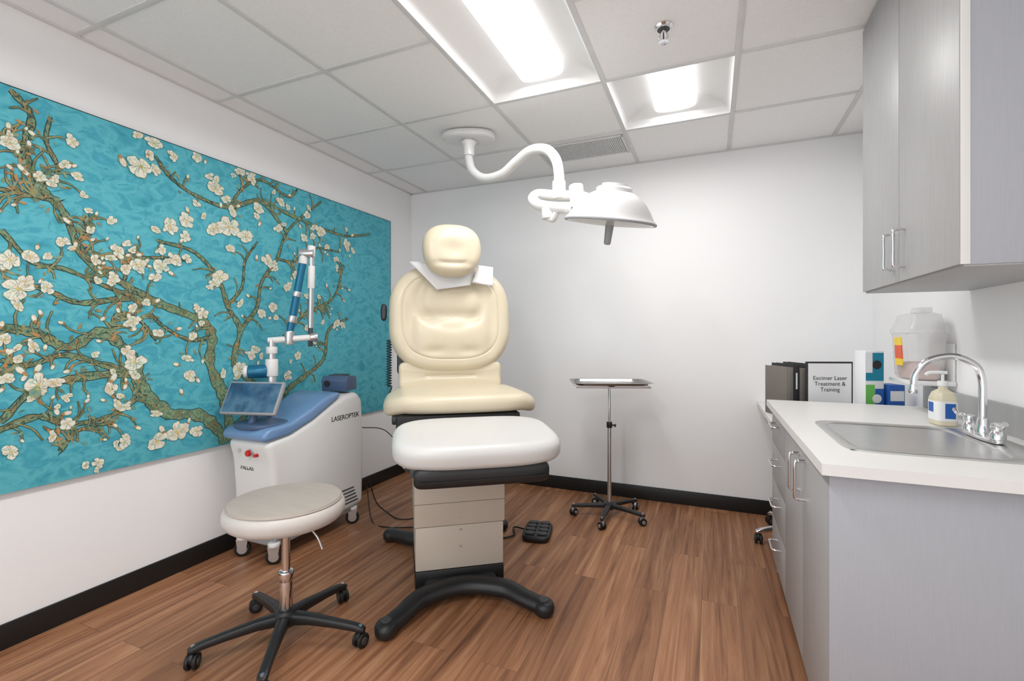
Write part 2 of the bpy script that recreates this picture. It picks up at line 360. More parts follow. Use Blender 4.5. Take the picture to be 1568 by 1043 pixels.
BR=[
 ([(352,672),(342,610),(328,555),(325,515),(305,485),(245,465),(190,430),(130,380),(88,330),(62,290),(45,240),(50,180),(20,140)],.056,.015),
 ([(352,672),(300,640),(250,622),(225,590),(204,545),(165,515),(110,520),(60,512),(0,500)],.062,.024),
 ([(260,632),(215,604),(200,572),(120,576),(60,600),(0,640)],.044,.017),
 ([(352,672),(400,640),(440,590),(470,575),(492,548),(505,510),(532,488)],.044,.012),
 ([(352,672),(395,600),(360,560),(366,505),(345,470),(330,425),(300,390),(240,370)],.036,.011),
 ([(366,505),(390,472),(402,430),(422,395),(442,350),(492,308)],.024,.009),
 ([(440,355),(400,310),(350,318),(300,300),(262,272),(238,238)],.019,.010),
 ([(400,305),(450,332),(490,350),(530,362),(566,358)],.017,.009),
 ([(245,465),(190,455),(120,462),(60,440),(0,436)],.024,.012),
 ([(470,480),(510,455),(526,405)],.016,.009),([(430,520),(470,480),(500,470)],.018,.010),
 ([(75,300),(50,265),(20,230),(0,205)],.022,.014),([(90,306),(50,300),(0,290)],.017,.011),
 ([(0,350),(50,400),(100,410),(170,440),(230,462)],.015,.010),
 ([(0,660),(60,640),(110,650),(170,640),(215,606)],.024,.010),([(90,690),(120,660),(170,645)],.015,.008),
 ([(205,570),(160,560),(100,545),(40,560),(0,548)],.024,.011),([(165,515),(180,480),(210,490),(240,520)],.020,.008),
 ([(90,330),(130,360),(125,330)],.013,.007),([(325,515),(290,520),(250,500),(230,480)],.016,.008),
 ([(422,395),(450,400),(480,380),(520,385)],.011,.007),([(350,318),(370,290),(400,275),(440,300),(455,290)],.013,.007),
 ([(60,290),(90,260),(70,215),(80,180)],.014,.007),([(345,470),(370,440),(375,400),(395,370)],.012,.007),
 ([(190,430),(200,400),(240,395),(290,400)],.011,.006),([(130,380),(170,395),(215,385)],.010,.006),
]
allp=[]
for p,w0,w1 in BR:
    P=ribbon([pp(*q) for q in p],w0,w1,base=.0008+.0001*(len(allp)%7),marks=True); allp.append(P)
for k in range(300):
    P=random.choice(allp); i=random.randrange(1,len(P)-1); t=(P[i+1]-P[i-1]).normalized(); s=random.choice((-1,1))
    a=math.atan2(t.y,t.x)+s*random.uniform(.5,1.4); L=random.uniform(.04,.13); q=P[i]; d=Vector((math.cos(a),math.sin(a))); d2=Vector((math.cos(a+s*.5),math.sin(a+s*.5)))
    ribbon([q,q+d*L*.5,q+d*L*.5+d2*L*.5],.008,.004,'twig',.0015,.0020)
    e=q+d*L*.5+d2*L*.5; r=random.random()
    if r<.22: blossom(e,random.uniform(.020,.034))
    elif r<.6: bud(e,random.uniform(.009,.016),a)
    for _ in range(2): leaf(q+d*L*random.uniform(-.2,.8)+Vector((random.uniform(-.03,.03),random.uniform(-.03,.03))),random.uniform(.008,.018),random.uniform(0,6.28),random.choice(('twig','bark','twig','rust','petald')))
BL=[(215,255,26),(235,220,18),(265,240,11),(330,290,19),(300,240,12),(260,346,18),(285,338,16),(350,348,22),(376,362,18),(395,320,15),(355,325,14),(10,215,13),(28,442,26),(14,398,22),(45,392,15),(5,520,18),(50,530,16),(205,555,22),(58,590,24),(82,586,18),(100,610,10),(180,620,13),(240,676,22),(270,662,22),(300,660,14),(210,405,16),(246,408,16),(268,398,16),(335,425,18),(410,400,14),(425,350,11),(490,355,15),(530,375,13),(515,495,13),(440,440,11),(290,575,16),(365,565,17),(400,480,13),(418,470,12),(310,480,11),(15,692,18),(150,708,11),(95,370,13),(180,385,14),(325,350,14),(345,305,12),(385,275,13),(430,310,11),(390,535,13),(190,677,13),(70,440,14),(168,395,12),(320,270,10),(365,262,10),(470,330,10),(540,384,9),(500,378,9),(130,712,10),(440,575,11),(455,545,9)]
for u,v,s in BL:
    D=-XP/(.9213*(1090-u)); blossom(pp(u,v),s*D*.82)
    for _ in range(random.choice((1,1,2,3))):
        q=pp(u,v)+Vector((random.uniform(-1,1),random.uniform(-1,1)))*s*D*1.5
        if random.random()<.45: blossom(q,s*D*.52)
        else: bud(q,s*D*.3,random.uniform(0,6.28))
for key,(vs,fs) in lay.items():
    me=bpy.data.meshes.new('paint_'+key); me.from_pydata(vs,[],fs); fin('paint_'+key,me,M[key],pt,smooth=0)

# ------------------------------------------------------------------ casework
cb = E('base_cabinet',(0,0,0)); X0=.29
box('bottom_panel',(X0+.02,1.52,.09),(XR-.02,2.78,.108),M['cabend'],cb,bev=.001)
box('back_panel',(XR-.018,1.52,.09),(XR-.001,2.78,.845),M['cabend'],cb,bev=.001)
box('far_panel',(X0+.02,2.782,.0),(XR-.001,2.80,.856),M['cabend'],cb,bev=.001)
box('divider',(X0+.02,2.318,.11),(XR-.02,2.336,.856),M['cabend'],cb,bev=.001)
box('end_panel',(X0,1.50,.0),(XR-.001,1.518,.856),M['cabend'],cb,bev=.001)
box('toe_kick',(X0+.06,1.52,.0),(X0+.075,2.78,.09),M['black'],cb,bev=.0)
for a,b in ((1.521,1.905),(1.909,2.325)): box('door',(X0,a,.095),(X0+.018,b,.85),M['cab'],cb,bev=.0015)
zz=[.095,.30,.495,.68,.85]
def dpull(p,x,y,z,L,vert,out=.032):
    k=.008
    d=(lambda t:(0,0,t)) if vert else (lambda t:(0,t,0))
    def q(ox,t): dd=d(t); return (x-ox,y+dd[1],z+dd[2])
    tube('pull',[q(0,-L/2),q(out*.5,-L/2),q(out-k,-L/2+.002),q(out,-L/2+k),q(out,0),q(out,L/2-k),q(out-k,L/2-.002),q(out*.5,L/2),q(0,L/2)],.005,M['chrome'],p,k=4)
for i in range(4):
    box('drawer',(X0,2.329,zz[i]+.002),(X0+.018,2.798,zz[i+1]-.002),M['cab'],cb,bev=.0015)
    dpull(cb,X0,2.56,(zz[i]+zz[i+1])/2+.03,.13,False)
dpull(cb,X0,1.965,.735,.13,True); dpull(cb,X0,1.845,.735,.13,True)
ct = E('countertop'); zt=.887; zb=.857; sx0,sx1,sy0,sy1=.375,.85,1.66,2.17
box('slab_front',(.265,1.455,zb),(sx0,2.82,zt),M['counter'],ct,bev=.0); box('slab_rear',(sx1,1.455,zb),(XR-.001,2.82,zt),M['counter'],ct,bev=.0)
box('slab_near',(sx0,1.455,zb),(sx1,sy0,zt),M['counter'],ct,bev=.0); box('slab_far',(sx0,sy1,zb),(sx1,2.82,zt),M['counter'],ct,bev=.0)
box('backsplash',(XR-.02,1.455,zt),(XR-.001,2.82,zt+.10),M['cab'],ct,bev=.001)
sk = E('kitchen_sink',(.612,1.915,zt)); 
def rr(a,b,z,n=7,cx=0,cy=0): return [(x+cx,y+cy,z) for x,y in sell(a,b,n,64)]
loft('basin',[rr(.25,.268,.0005,9),rr(.25,.268,.004,9),rr(.243,.261,.006,9),rr(.185,.235,.004,8,-.035),rr(.176,.226,-.004,8,-.035),rr(.166,.216,-.14,7,-.035),rr(.14,.19,-.158,6,-.035),rr(.03,.03,-.162,2,-.035)],M['steel'],sk,smooth=50)
lathe('drain',[(.04,-.158),(.04,-.155),(.03,-.156),(.02,-.16)],M['chrome'],sk,loc=(-.035,0,0))
fc = E('sink_faucet',(.80,1.985,zt+.0062))
cushion('deck_plate',.026,.105,.014,.006,2.6,.002,M['chrome'],fc,(0,0,.007))
lathe('spout_base',[(.022,.013),(.022,.03),(.016,.045),(.014,.06),(.012,.065)],M['chrome'],fc)
tube('spout',[(0,0,.05),(0,0,.12),(-.002,0,.19),(-.02,0,.235),(-.075,0,.262),(-.14,0,.245),(-.172,0,.20),(-.178,0,.155)],.0105,M['chrome'],fc)
cyl('aerator',.013,(-.178,0,.165),(-.180,0,.135),M['chrome'],fc,bev=.002)
for s in (-1,1):
    lathe('valve',[(.02,.013),(.02,.028),(.013,.038),(.017,.05),(.015,.06),(.005,.064)],M['chrome'],fc,loc=(0,s*.085,0))
    tube('lever',[(0,s*.085,.055),(-.01,s*.105,.06),(-.012,s*.135,.058),(-.012,s*.155,.07)],.006,M['chrome'],fc,radii=[.007,.006,.006,.008])
dk = E('wall_desk')
box('desk_top',(.285,2.83,.745),(XR-.001,YB-.001,.776),M['counter'],dk,bev=.002)
box('desk_apron',(.33,2.83,.66),(.348,YB-.02,.744),M['cab'],dk,bev=.001)
uc = E('wall_cabinet'); 
box('carcass',(.612,1.578,1.405),(XR-.001,2.43,CEIL-.008),M['cabend'],uc,bev=.001)
box('bottom_rail',(.60,1.582,1.40),(XR-.001,2.425,1.409),M['cab'],uc,bev=.001)
for a,b in ((1.58,2.008),(2.012,2.43)): box('door',(.59,a,1.407),(.609,b,CEIL-.012),M['cab'],uc,bev=.0015)
box('edge_band',(.592,1.576,1.406),(.6115,1.5795,CEIL-.012),M['counter'],uc,bev=.0005)
dpull(uc,.59,2.05,1.515,.125,True); dpull(uc,.59,1.955,1.515,.125,True)

# ------------------------------------------------------------------ counter / desk objects
bt = E('soap_pump_bottle',(.80,2.27,zt))
loft('bottle',[rr(.03,.044,.001,4),rr(.034,.048,.006,4),rr(.034,.048,.10,4),rr(.028,.04,.122,3),rr(.014,.014,.135,2),rr(.013,.013,.148,2)],M['soap'],bt)
loft('label',[rr(.0348,.0488,.02,4),rr(.0348,.0488,.092,4)],M['paper'],bt,caps=False)
box('label_print',(-.0358,-.02,.05),(-.0352,.02,.085),M['pblue'],bt,bev=0)
box('label_print_side',(-.01,-.0500,.03),(.02,-.0492,.085),M['pblue'],bt,bev=0)
cyl('collar',.016,(0,0,.146),(0,0,.165),M['paper'],bt,bev=.002); cyl('stem',.005,(0,0,.165),(0,0,.19),M['paper'],bt)
tube('nozzle',[(.012,0,.196),(-.01,0,.197),(-.04,0,.195),(-.052,0,.186)],.006,M['paper'],bt)
shp = E('sharps_container',(.85,2.66,1.03))
loft('tub',[rr(.055,.105,0,5),rr(.062,.115,.012,5),rr(.072,.13,.20,5),rr(.076,.134,.205,5)],M['clear'],shp)
M['fill']=mat('contents_pink',(206,176,168),.6,var=.1,scale=40)
loft('fill',[rr(.05,.10,.004,5),rr(.056,.108,.06,5),rr(.03,.07,.075,4)],M['fill'],shp)
loft('lid',[rr(.078,.136,.206,5),rr(.078,.136,.222,5),rr(.066,.12,.25,4),rr(.06,.11,.285,4),rr(.035,.08,.295,3)],M['clear'],shp)
loft('lid_hatch',[rr(.03,.05,.29,4,0,-.04),rr(.028,.045,.315,4,0,-.04)],M['clear'],shp)
box('label_red',(-.0735,-.045,.09),(-.0685,.035,.15),M['orange'],shp,rot=(0,-.05,0),bev=0); box('label_yellow',(-.0755,-.045,.15),(-.0705,.035,.185),M['yellow'],shp,rot=(0,-.05,0),bev=0)
box('label_y2',(-.0715,-.045,.06),(-.0665,.035,.09),M['yellow'],shp,rot=(0,-.05,0),bev=0)
box('bracket',(-.07,-.13,-.02),(.088,.13,-.001),M['white'],shp,bev=.004); box('bracket_back',(.079,-.12,-.02),(.088,.12,.16),M['white'],shp,bev=.002)
zd=.777
fr = E('document_frame',(.565,2.93,zd),math.radians(20))
box('frame',(-.118,-.006,0),(.118,.006,.31),M['ink'],fr,bev=.002,); box('page',(-.109,-.0085,.009),(.109,-.0062,.301),M['paper'],fr,bev=0)
for i,(tx,z) in enumerate((('Excimer Laser',.215),('Treatment &',.185),('Training',.155))): text('line_%d'%i,tx,.03,M['ink'],fr,(0,-.0092,z),(math.pi/2,0,0),ext=.0002)
bd = E('ring_binder',(.40,3.05,zd),math.radians(20))
for i,(mm,w,h,x) in enumerate(((M['kraft'],.034,.275,-.075),(M['ink'],.028,.29,-.038),(M['kraft'],.03,.27,-.007),(M['ink'],.03,.295,.026))):
    box('cover_a_%d'%i,(x,-.12,0),(x+.003,.12,h),mm,bd,bev=.001); box('cover_b_%d'%i,(x+w-.003,-.12,0),(x+w,.12,h),mm,bd,bev=.001)
    box('spine_%d'%i,(x+.0032,-.12,0.002),(x+w-.0032,-.117,h-.002),mm,bd,bev=.001); box('pages_%d'%i,(x+.005,-.115,.006),(x+w-.005,.112,h-.012),M['paper'],bd,bev=0)
    if i in (1,): box('spine_label_%d'%i,(x+.010,-.1208,h*.55),(x+w-.010,-.1202,h*.85),M['paper'],bd,bev=0)
bx = E('glove_box',(.738,2.93,zd),math.radians(20))
box('carton',(-.045,-.04,0),(.045,.04,.37),M['paper'],bx,bev=.002)
box('print_a',(-.043,-.0415,.22),(.043,-.0402,.36),M['pteal'],bx,bev=0); box('print_b',(-.043,-.0415,.02),(.0,-.0402,.2),M['pgreen'],bx,bev=0); box('print_c',(.002,-.0415,.04),(.043,-.0402,.18),M['pblue'],bx,bev=0)
box('print_d',(-.043,-.0425,.26),(-.012,-.0416,.36),M['paper'],bx,bev=0)
for z in (.30,.13): cyl('dot',.022,(0.01,-.0416,z),(0.01,-.0428,z),M['ink'] if z>.2 else M['paper'],bx)
b2 = E('tissue_carton',(.83,2.96,zd),math.radians(20))
box('carton',(-.035,-.05,0),(.04,.05,.2),M['pblue'],b2,bev=.002); box('print',(-.03,-.0515,.12),(.035,-.0502,.17),M['paper'],b2,bev=0); cyl('spot',.018,(0,-.051,.08),(0,-.0522,.08),M['orange'],b2)

# ------------------------------------------------------------------ casters & stools
def caster(p,x,y,ang,r=.028,body='plastic'):
    c=math.cos(ang); s=math.sin(ang)
    for k in (-1,1):
        cyl('wheel',r,(x-s*k*.006,y+c*k*.006,r),(x-s*k*.02,y+c*k*.02,r),M['rubber'],p,bev=.004)
    cyl('hub',r*.5,(x+s*.024,y-c*.024,r),(x-s*.024,y+c*.024,r),M['alu'] if body!='plastic' else M['dgrey'],p,bev=.002)
    cyl('hood',r*.8,(x+s*.007,y-c*.007,r+.012),(x-s*.007,y+c*.007,r+.012),M[body],p,bev=.003)
    cyl('stem',.007,(x,y,r+.01),(x,y,r*2+.03),M['chrome'],p)
def stool(name,loc,a0,seat_z,R,seatm,legm,Rb=.31):
    o=E(name,loc,0)
    cushion('seat',R,R,.085,.040,2,.0,M['sside'],o,(0,0,seat_z-.0425),N=64)
    lathe('seat_top',[(R-.016,seat_z-.004),(R-.018,seat_z+.001),(R-.05,seat_z+.005),(R-.12,seat_z+.008),(.02,seat_z+.009)],seatm,o,N=64)
    tube('seat_piping',[((R-.014)*math.cos(t),(R-.014)*math.sin(t),seat_z-.006) for t in [2*math.pi*i/48 for i in range(49)]],.003,seatm,o,smooth=False,N=6)
    cyl('seat_pan',R*.62,(0,0,seat_z-.10),(0,0,seat_z-.084),M['dgrey'],o,bev=.004)
    cyl('gas_lift',.016,(0,0,.25),(0,0,seat_z-.09),M['chrome'],o); cyl('lift_sleeve',.024,(0,0,.10),(0,0,.26),M['chrome'],o,bev=.002)
    cyl('collar',.028,(0,0,.245),(0,0,.285),M['chrome'],o,bev=.004)
    lathe('hub',[(.03,.065),(.045,.075),(.045,.115),(.036,.13),(.028,.135)],legm,o)
    tube('height_lever',[(.02,0,seat_z-.10),(.08,.02,seat_z-.10),(.13,.03,seat_z-.14),(.155,.035,seat_z-.19)],.004,M['alu'],o)
    for k in range(5):
        a=math.radians(a0+72*k); c,s=math.cos(a),math.sin(a); rings=[]
        for r,z,h,w in ((.025,.098,.024,.026),(.10,.098,.02,.021),(.2,.088,.016,.018),(Rb-.03,.078,.014,.017),(Rb,.072,.012,.018),(Rb+.016,.068,.008,.012)):
            rings.append([(c*r-s*x,s*r+c*x,z+y) for x,y in sell(w,h,3.5,16)])
        loft('leg_%d'%k,rings,legm,o)
        caster(o,c*Rb,s*Rb,a+1.2)
    return o
stool('rolling_stool',(-1.568,1.392,0),17,.572,.224,M['sseat'],M['plastic'])
stool('rolling_stool',(.535,3.24,0),200,.50,.17,M['sseat'],M['chrome'],Rb=.30)

# ------------------------------------------------------------------ instrument stand
st=E('instrument_stand',(-.64,3.215,0),0)
lathe('hub',[(.03,.05),(.038,.06),(.038,.09),(.02,.1)],M['plastic'],st); cyl('pole_lower',.0135,(0,0,.09),(0,0,.62),M['alu'],st); cyl('pole',.009,(0,0,.6),(0,0,.89),M['chrome'],st)
cyl('clamp',.019,(0,0,.60),(0,0,.64),M['plastic'],st,bev=.003); tube('clamp_knob',[(0,0,.62),(.03,-.01,.62),(.042,-.014,.62)],.006,M['plastic'],st,radii=[.005,.005,.012])
for k in range(5):
    a=math.radians(-90+72*k); c,s=math.cos(a),math.sin(a)
    loft('leg_%d'%k,[[(c*r-s*x,s*r+c*x,z+y) for x,y in sell(w,h,3.5,14)] for r,z,h,w in ((.02,.075,.016,.02),(.12,.072,.013,.016),(.235,.066,.011,.014),(.255,.064,.007,.01))],M['plastic'],st)
    caster(st,c*.24,s*.24,a+.9,r=.024,body='alu')
ty=E('tray_holder_pivot',(0,0,.895),math.radians(20)); ty.parent=st
loft('tray',[rr(.2,.12,0,6),rr(.232,.15,.002,7),rr(.242,.16,.018,7),rr(.262,.18,.02,8),rr(.262,.18,.022,8),rr(.24,.158,.021,7),rr(.229,.147,.005,7),rr(.1,.1,.004,6)],M['tray'],ty,smooth=50)
tube('support_loop',[(-.24,-.155,-.006),(.24,-.155,-.006),(.24,.155,-.006),(-.24,.155,-.006),(-.24,-.155,-.006)],.005,M['chrome'],ty,smooth=False)
box('bracket',(-.02,-.15,-.012),(.02,.15,-.004),M['alu'],ty,bev=.002)

# ------------------------------------------------------------------ exam chair
ch=E('exam_chair',(-1.224,2.149,0),math.radians(36))
for s in (-1,1):
    tube('base_rail',[(-.33,s*.46,.035),(-.27,s*.40,.042),(-.18,s*.31,.055),(0,s*.255,.06),(.18,s*.31,.055),(.27,s*.40,.042),(.33,s*.46,.035)],.05,M['plastic'],ch,radii=[.042,.044,.05,.052,.05,.044,.042],flat=.75,N=20)
    for t in (-1,1):
        cushion('foot',.046,.052,.062,.026,2,.003,M['plastic'],ch,(t*.335,s*.465,.031),(0,0,0),N=32)
        cyl('foot_cap',.022,(t*.335,s*.465,.06),(t*.335,s*.465,.068),M['dgrey'],ch,bev=.002)
box('base_plate',(-.17,-.29,.02),(.17,.29,.085),M['plastic'],ch,bev=.02)
box('column_skirt',(-.212,-.205,.03),(.212,.2,.115),M['black'],ch,bev=.006)
box('column_lower',(-.21,-.2,.115),(.21,.2,.32),M['column'],ch,bev=.006)
box('column_upper',(-.216,-.206,.322),(.216,.206,.62),M['column'],ch,bev=.006)
box('column_seam',(-.2165,-.207,.43),(.2165,.207,.4315),M['dgrey'],ch,bev=0)
for z in (.22,.30,.36,.47): cyl('screw',.004,(0,-.2055,z),(0,-.2085,z),M['alu'],ch)
box('side_bracket_1',(-.27,-.2,.60),(-.20,.1,.70),M['white'],ch,bev=.01); box('side_bracket_2',(.20,-.2,.60),(.27,.1,.70),M['white'],ch,bev=.01)
box('under_frame',(-.26,-.33,.62),(.26,.38,.745),M['dgrey'],ch,bev=.01)
box('seat_pan',(-.30,-.12,.745),(.30,.42,.835),M['rubber'],ch,bev=.015)
for s in (-1,1):
    box('seat_rail',(s*.30-.02,-.1,.79),(s*.30+.02,.34,.83),M['plastic'],ch,bev=.008)
def seatdef(x,y,z):
    t=abs(x)/.40; return (x, y+ (.02*t*t), z - .030*max(0,t-.75)/.25)
cushion('seat',.402,.285,.09,.04,4.2,.012,M['cream'],ch,(.035,.14,.882),(0,0,0),seatdef)
cushion('foot_cushion',.358,.25,.10,.042,3.8,.006,M['lvinyl'],ch,(.045,-.385,.760),(math.radians(5),0,0))
box('foot_pan',(-.24,-.58,.665),(.30,-.2,.715),M['dgrey'],ch,bev=.01)
cushion('pull_out_bumper',.275,.045,.085,.03,5,0,M['plastic'],ch,(.045,-.575,.667),(0,0,0)); box('bumper_groove',(-.21,-.6225,.655),(.30,-.6185,.660),M['rubber'],ch,bev=0)
def lumdef(x,y,z):
    return (x,y,z-.012*math.exp(-((y-.0)/.012)**2)*(1 if z>0 else 0))
cushion('lumbar_roll',.300,.09,.12,.02,7,.0,M['cream'],ch,(0.01,.380,.985),(math.radians(84),0,0),lumdef)
def backdef(x,y,z):
    k = 1.0; x0,y0=x,y
    if y>0: k = 1-.14*(y/.31)**3
    if y<-.1: k = 1-.09*((-y-.1)/.22)**1.5
    if z>.055:
        s=((abs(x0)/.303)**3.2+(abs(y0)/.270)**3.2)**(1/3.2)
        z -= .006*math.exp(-((s-.935)/.012)**2)
    if z>.02:
        z += .012*math.exp(-((y+.12)/.08)**2)*math.exp(-(x/.26)**4)
        z -= .022*math.exp(-((y-.00)/.04)**2)*math.exp(-(x/.17)**6)
        r=math.sqrt((x/.19)**2+((y-.10)/.17)**2)
        z -= .015*math.exp(-((r-1)/.16)**2)*(1 if y>-.02 else .5)
        z -= .012*math.exp(-((abs(x)-.235)/.03)**2)*math.exp(-((y+.08)/.16)**4)
        z -= .012*math.exp(-((y+.205)/.02)**2)*math.exp(-((abs(x)-.1)/.06)**2)
    return (x*k,y,z)
cushion('backrest',.358,.325,.13,.055,3.2,.020,M['cream'],ch,(0.012,.40,1.33),(math.radians(82),0,0),backdef,N=160)
box('back_shell',(-.30,.455,.99),(.30,.50,1.55),M['dgrey'],ch,bev=.02,rot=(math.radians(-8),0,0))
def headdef(x,y,z):
    if z>0:
        z -= .024*math.exp(-(x/.070)**2-((y+.01)/.06)**2)
        z -= .010*math.exp(-((y+.085+.25*x*x)/.012)**2)*math.exp(-(x/.12)**4)
    return (x*(1-.08*max(0,-y)/.15),y,z)
cushion('headrest',.168,.150,.135,.06,2.6,.018,M['cream'],ch,(0.008,.275,1.712),(math.radians(84),0,0),headdef)
tube('headrest_post_1',[(-.05,.42,1.5),(-.05,.42,1.62),(-.05,.34,1.70)],.01,M['chrome'],ch); tube('headrest_post_2',[(.05,.42,1.5),(.05,.42,1.62),(.05,.34,1.70)],.01,M['chrome'],ch)
def sheet(name,corners,nu=10,nv=8,amp=.006):
    a,b,c,d=[Vector(p) for p in corners]; vs=[];fs=[]
    for j in range(nv+1):
        for i in range(nu+1):
            u,v=i/nu,j/nv; p=(a*(1-u)+b*u)*(1-v)+(d*(1-u)+c*u)*v; p.y-=amp*math.sin(u*5+v*3); vs.append(p)
    for j in range(nv):
        for i in range(nu): fs.append((j*(nu+1)+i,j*(nu+1)+i+1,(j+1)*(nu+1)+i+1,(j+1)*(nu+1)+i))
    me=bpy.data.meshes.new(name); me.from_pydata(vs,[],fs); o=fin(name,me,M['paper'],ch,smooth=60)
    md=o.modifiers.new('thick','SOLIDIFY'); md.thickness=.0015
sheet('paper_cover_1',[(-.23,.36,1.655),(.17,.345,1.65),(.12,.315,1.52),(-.075,.315,1.49)])
sheet('paper_cover_2',[(.17,.325,1.64),(.262,.335,1.635),(.255,.315,1.52),(.13,.305,1.535)])
cushion('hand_control',.018,.05,.03,.012,3,0,M['plastic'],ch,(-.375,.42,1.36),(math.radians(80),0,0))
pts=[(-.345+.014*math.cos(i*1.05),.44+.014*math.sin(i*1.05),1.20-.28*i/110) for i in range(111)]
tube('coiled_cord',pts,.003,M['rubber'],ch,smooth=False,N=6)
tube('cord_tail',[(-.33,.44,.92),(-.35,.36,.84),(-.30,.2,.76)],.004,M['rubber'],ch,N=8)
box('rear_lift_cover',(-.20,.2,.12),(.20,.36,.5),M['dgrey'],ch,bev=.02)
fp=E('foot_pedal_control',(-.985,2.74,0),math.radians(12))
cushion('pad',.085,.125,.04,.016,5,.002,M['plastic'],fp,(0,0,.02))
for i in range(4):
    for j in (-1,1): cushion('button',.03,.02,.012,.005,3,.002,M['dgrey'],fp,(j*.038,-.085+i*.055,.046),N=24)
tube('cable',[(-.08,.02,.02),(-.16,.06,.012),(-.14,-.05,.008),(-.22,-.1,.008),(-.28,0,.01)],.005,M['rubber'],fp,N=8)
fp2=E('foot_switch',(-1.60,2.47,0),math.radians(-10))
lathe('dome_switch',[(.07,0),(.075,.012),(.066,.03),(.05,.036),(.046,.1),(.04,.115),(.0,.118)],M['plastic'],fp2)

# ------------------------------------------------------------------ laser machine
ms=E('laser_treatment_machine',(-2.28,2.14,0),0)
extr('body',[(-.325,.13),(-.33,.35),(-.345,.55),(-.375,.665),(-.22,.685),(-.06,.74),(.10,.82),(.20,.85),(.32,.86),(.365,.80),(.38,.5),(.37,.12),(.0,.10)],-.155,.155,M['mwhite'],ms,bev=.04,seg=6)
extr('chassis',[(-.30,.085),(-.30,.14),(.34,.13),(.34,.085)],-.13,.13,M['silverlbl'],ms,bev=.01)
extr('blue_cover',[(-.385,.665),(-.40,.70),(-.36,.735),(-.22,.745),(-.08,.80),(.05,.86),(.13,.878),(.17,.86),(.10,.815),(-.06,.735),(-.22,.68)],-.16,.16,M['blue'],ms,bev=.022,seg=5)
cushion('blue_deck',.13,.12,.03,.012,3,.01,M['navy'],ms,(0,-.27,.738),(0,0,0))
for i in range(5): box('vent_slot',(.1535,.12,.16+i*.022),(.1585,.31-.01*i,.167+i*.022),M['dgrey'],ms,bev=0)
text('side_badge','LASEROPTEK',.042,M['ink'],ms,(.1562,.20,.70),(math.pi/2,0,math.pi/2))
text('front_badge','PALLAS',.030,M['ink'],ms,(-.03,-.3435,.50),(math.radians(86),0,0))
cyl('stop_button',.016,(.02,-.342,.60),(.02,-.385,.60),M['red'],ms,bev=.004); cyl('stop_ring',.022,(.02,-.342,.60),(.02,-.372,.60),M['alu'],ms)
cyl('key_switch',.011,(-.06,-.342,.61),(-.06,-.378,.61),M['chrome'],ms); cyl('usb_port',.009,(.065,-.342,.59),(.065,-.374,.59),M['red'],ms)
for x,y in ((-.12,-.30),(.12,-.30),(-.12,.30),(.12,.30)):
    a=.7; c,s=math.cos(a),math.sin(a)
    cyl('caster_wheel',.042,(x-s*.012,y+c*.012,.042),(x+s*.012,y-c*.012,.042),M['rubber'],ms,bev=.005)
    cyl('caster_hub',.026,(x-s*.014,y+c*.014,.042),(x+s*.014,y-c*.014,.042),M['alu'],ms)
    for k in (-1,1): extr('fork',[(-.02,.035),(.02,.035),(.03,.10),(-.03,.10)],-.002,.002,M['alu'],ms,bev=0,loc=(x-s*k*.018,y+c*k*.018,0),rot=(0,0,a+math.pi/2))
    cyl('fork_top',.03,(x,y,.095),(x,y,.115),M['mwhite'],ms,bev=.004)
tb=E('touch_screen',(0,-.33,.885)); tb.parent=ms; tb.rotation_euler=(math.radians(-28),0,math.radians(14))
box('bezel',(-.165,-.012,-.095),(.165,.012,.095),M['silverlbl'],tb,bev=.01); box('back',(-.16,.0,-.09),(.16,.022,.09),M['blue'],tb,bev=.01); box('display',(-.152,-.0135,-.082),(.152,-.0122,.082),M['screen'],tb,bev=0)
tube('screen_neck',[(0,.02,-.02),(0,.05,-.09),(0,.05,-.16)],.02,M['navy'],tb)
hd=E('handpiece_holder',(.04,.27,.868)); hd.parent=ms
extr('cradle',[(-.07,0),(-.08,.07),(-.06,.10),(.07,.09),(.08,0)],-.085,.085,M['navy'],hd,bev=.008,rot=(0,0,.3)); box('slot',(-.05,-.05,.085),(.05,.05,.104),M['dgrey'],hd,bev=.004,rot=(0,0,.3)); cyl('screen_dial',.02,(-.02,-.085,.05),(-.02,-.095,.05),M['ink'],hd)
def L(x,y,z): return (x+2.28,y-2.14,z)
Mp=(-2.33,1.97); Np=(-2.15,2.12); Pp=(-2.26,2.03)
cyl('mast',.024,L(*Mp,.76),L(*Mp,1.02),M['alu'],ms,bev=.003); cyl('mast_collar',.032,L(*Mp,.80),L(*Mp,.86),M['mwhite'],ms,bev=.004)
cyl('mast_joint',.034,L(*Mp,.99),L(*Mp,1.09),M['mwhite'],ms,bev=.006)
cyl('counterweight',.038,L(-2.42,1.89,1.02),L(-2.345,1.955,1.02),M['teal'],ms,bev=.006); cyl('counterweight_cap',.034,L(-2.435,1.877,1.02),L(-2.42,1.89,1.02),M['mwhite'],ms,bev=.003)
cyl('elbow_link',.02,L(*Mp,1.07),L(*Mp,1.20),M['alu'],ms); cyl('elbow_ring',.03,L(*Mp,1.12),L(*Mp,1.16),M['mwhite'],ms,bev=.004)
cyl('cross_tube',.018,L(-2.345,1.957,1.195),L(*Np,1.215),M['mwhite'],ms,bev=.003); cyl('cross_end',.027,L(-2.17,2.10,1.213),L(-2.14,2.128,1.216),M['alu'],ms,bev=.003)
cyl('cross_mid',.028,L(*Pp,1.17),L(*Pp,1.25),M['alu'],ms,bev=.004)
cyl('arm_lower',.021,L(-2.26,2.03,1.23),L(-2.185,2.06,1.66),M['teal'],ms); cyl('arm_band_1',.026,L(-2.247,2.035,1.30),L(-2.24,2.038,1.34),M['alu'],ms,bev=.002); cyl('arm_band_2',.026,L(-2.222,2.045,1.45),L(-2.216,2.048,1.48),M['alu'],ms,bev=.002)
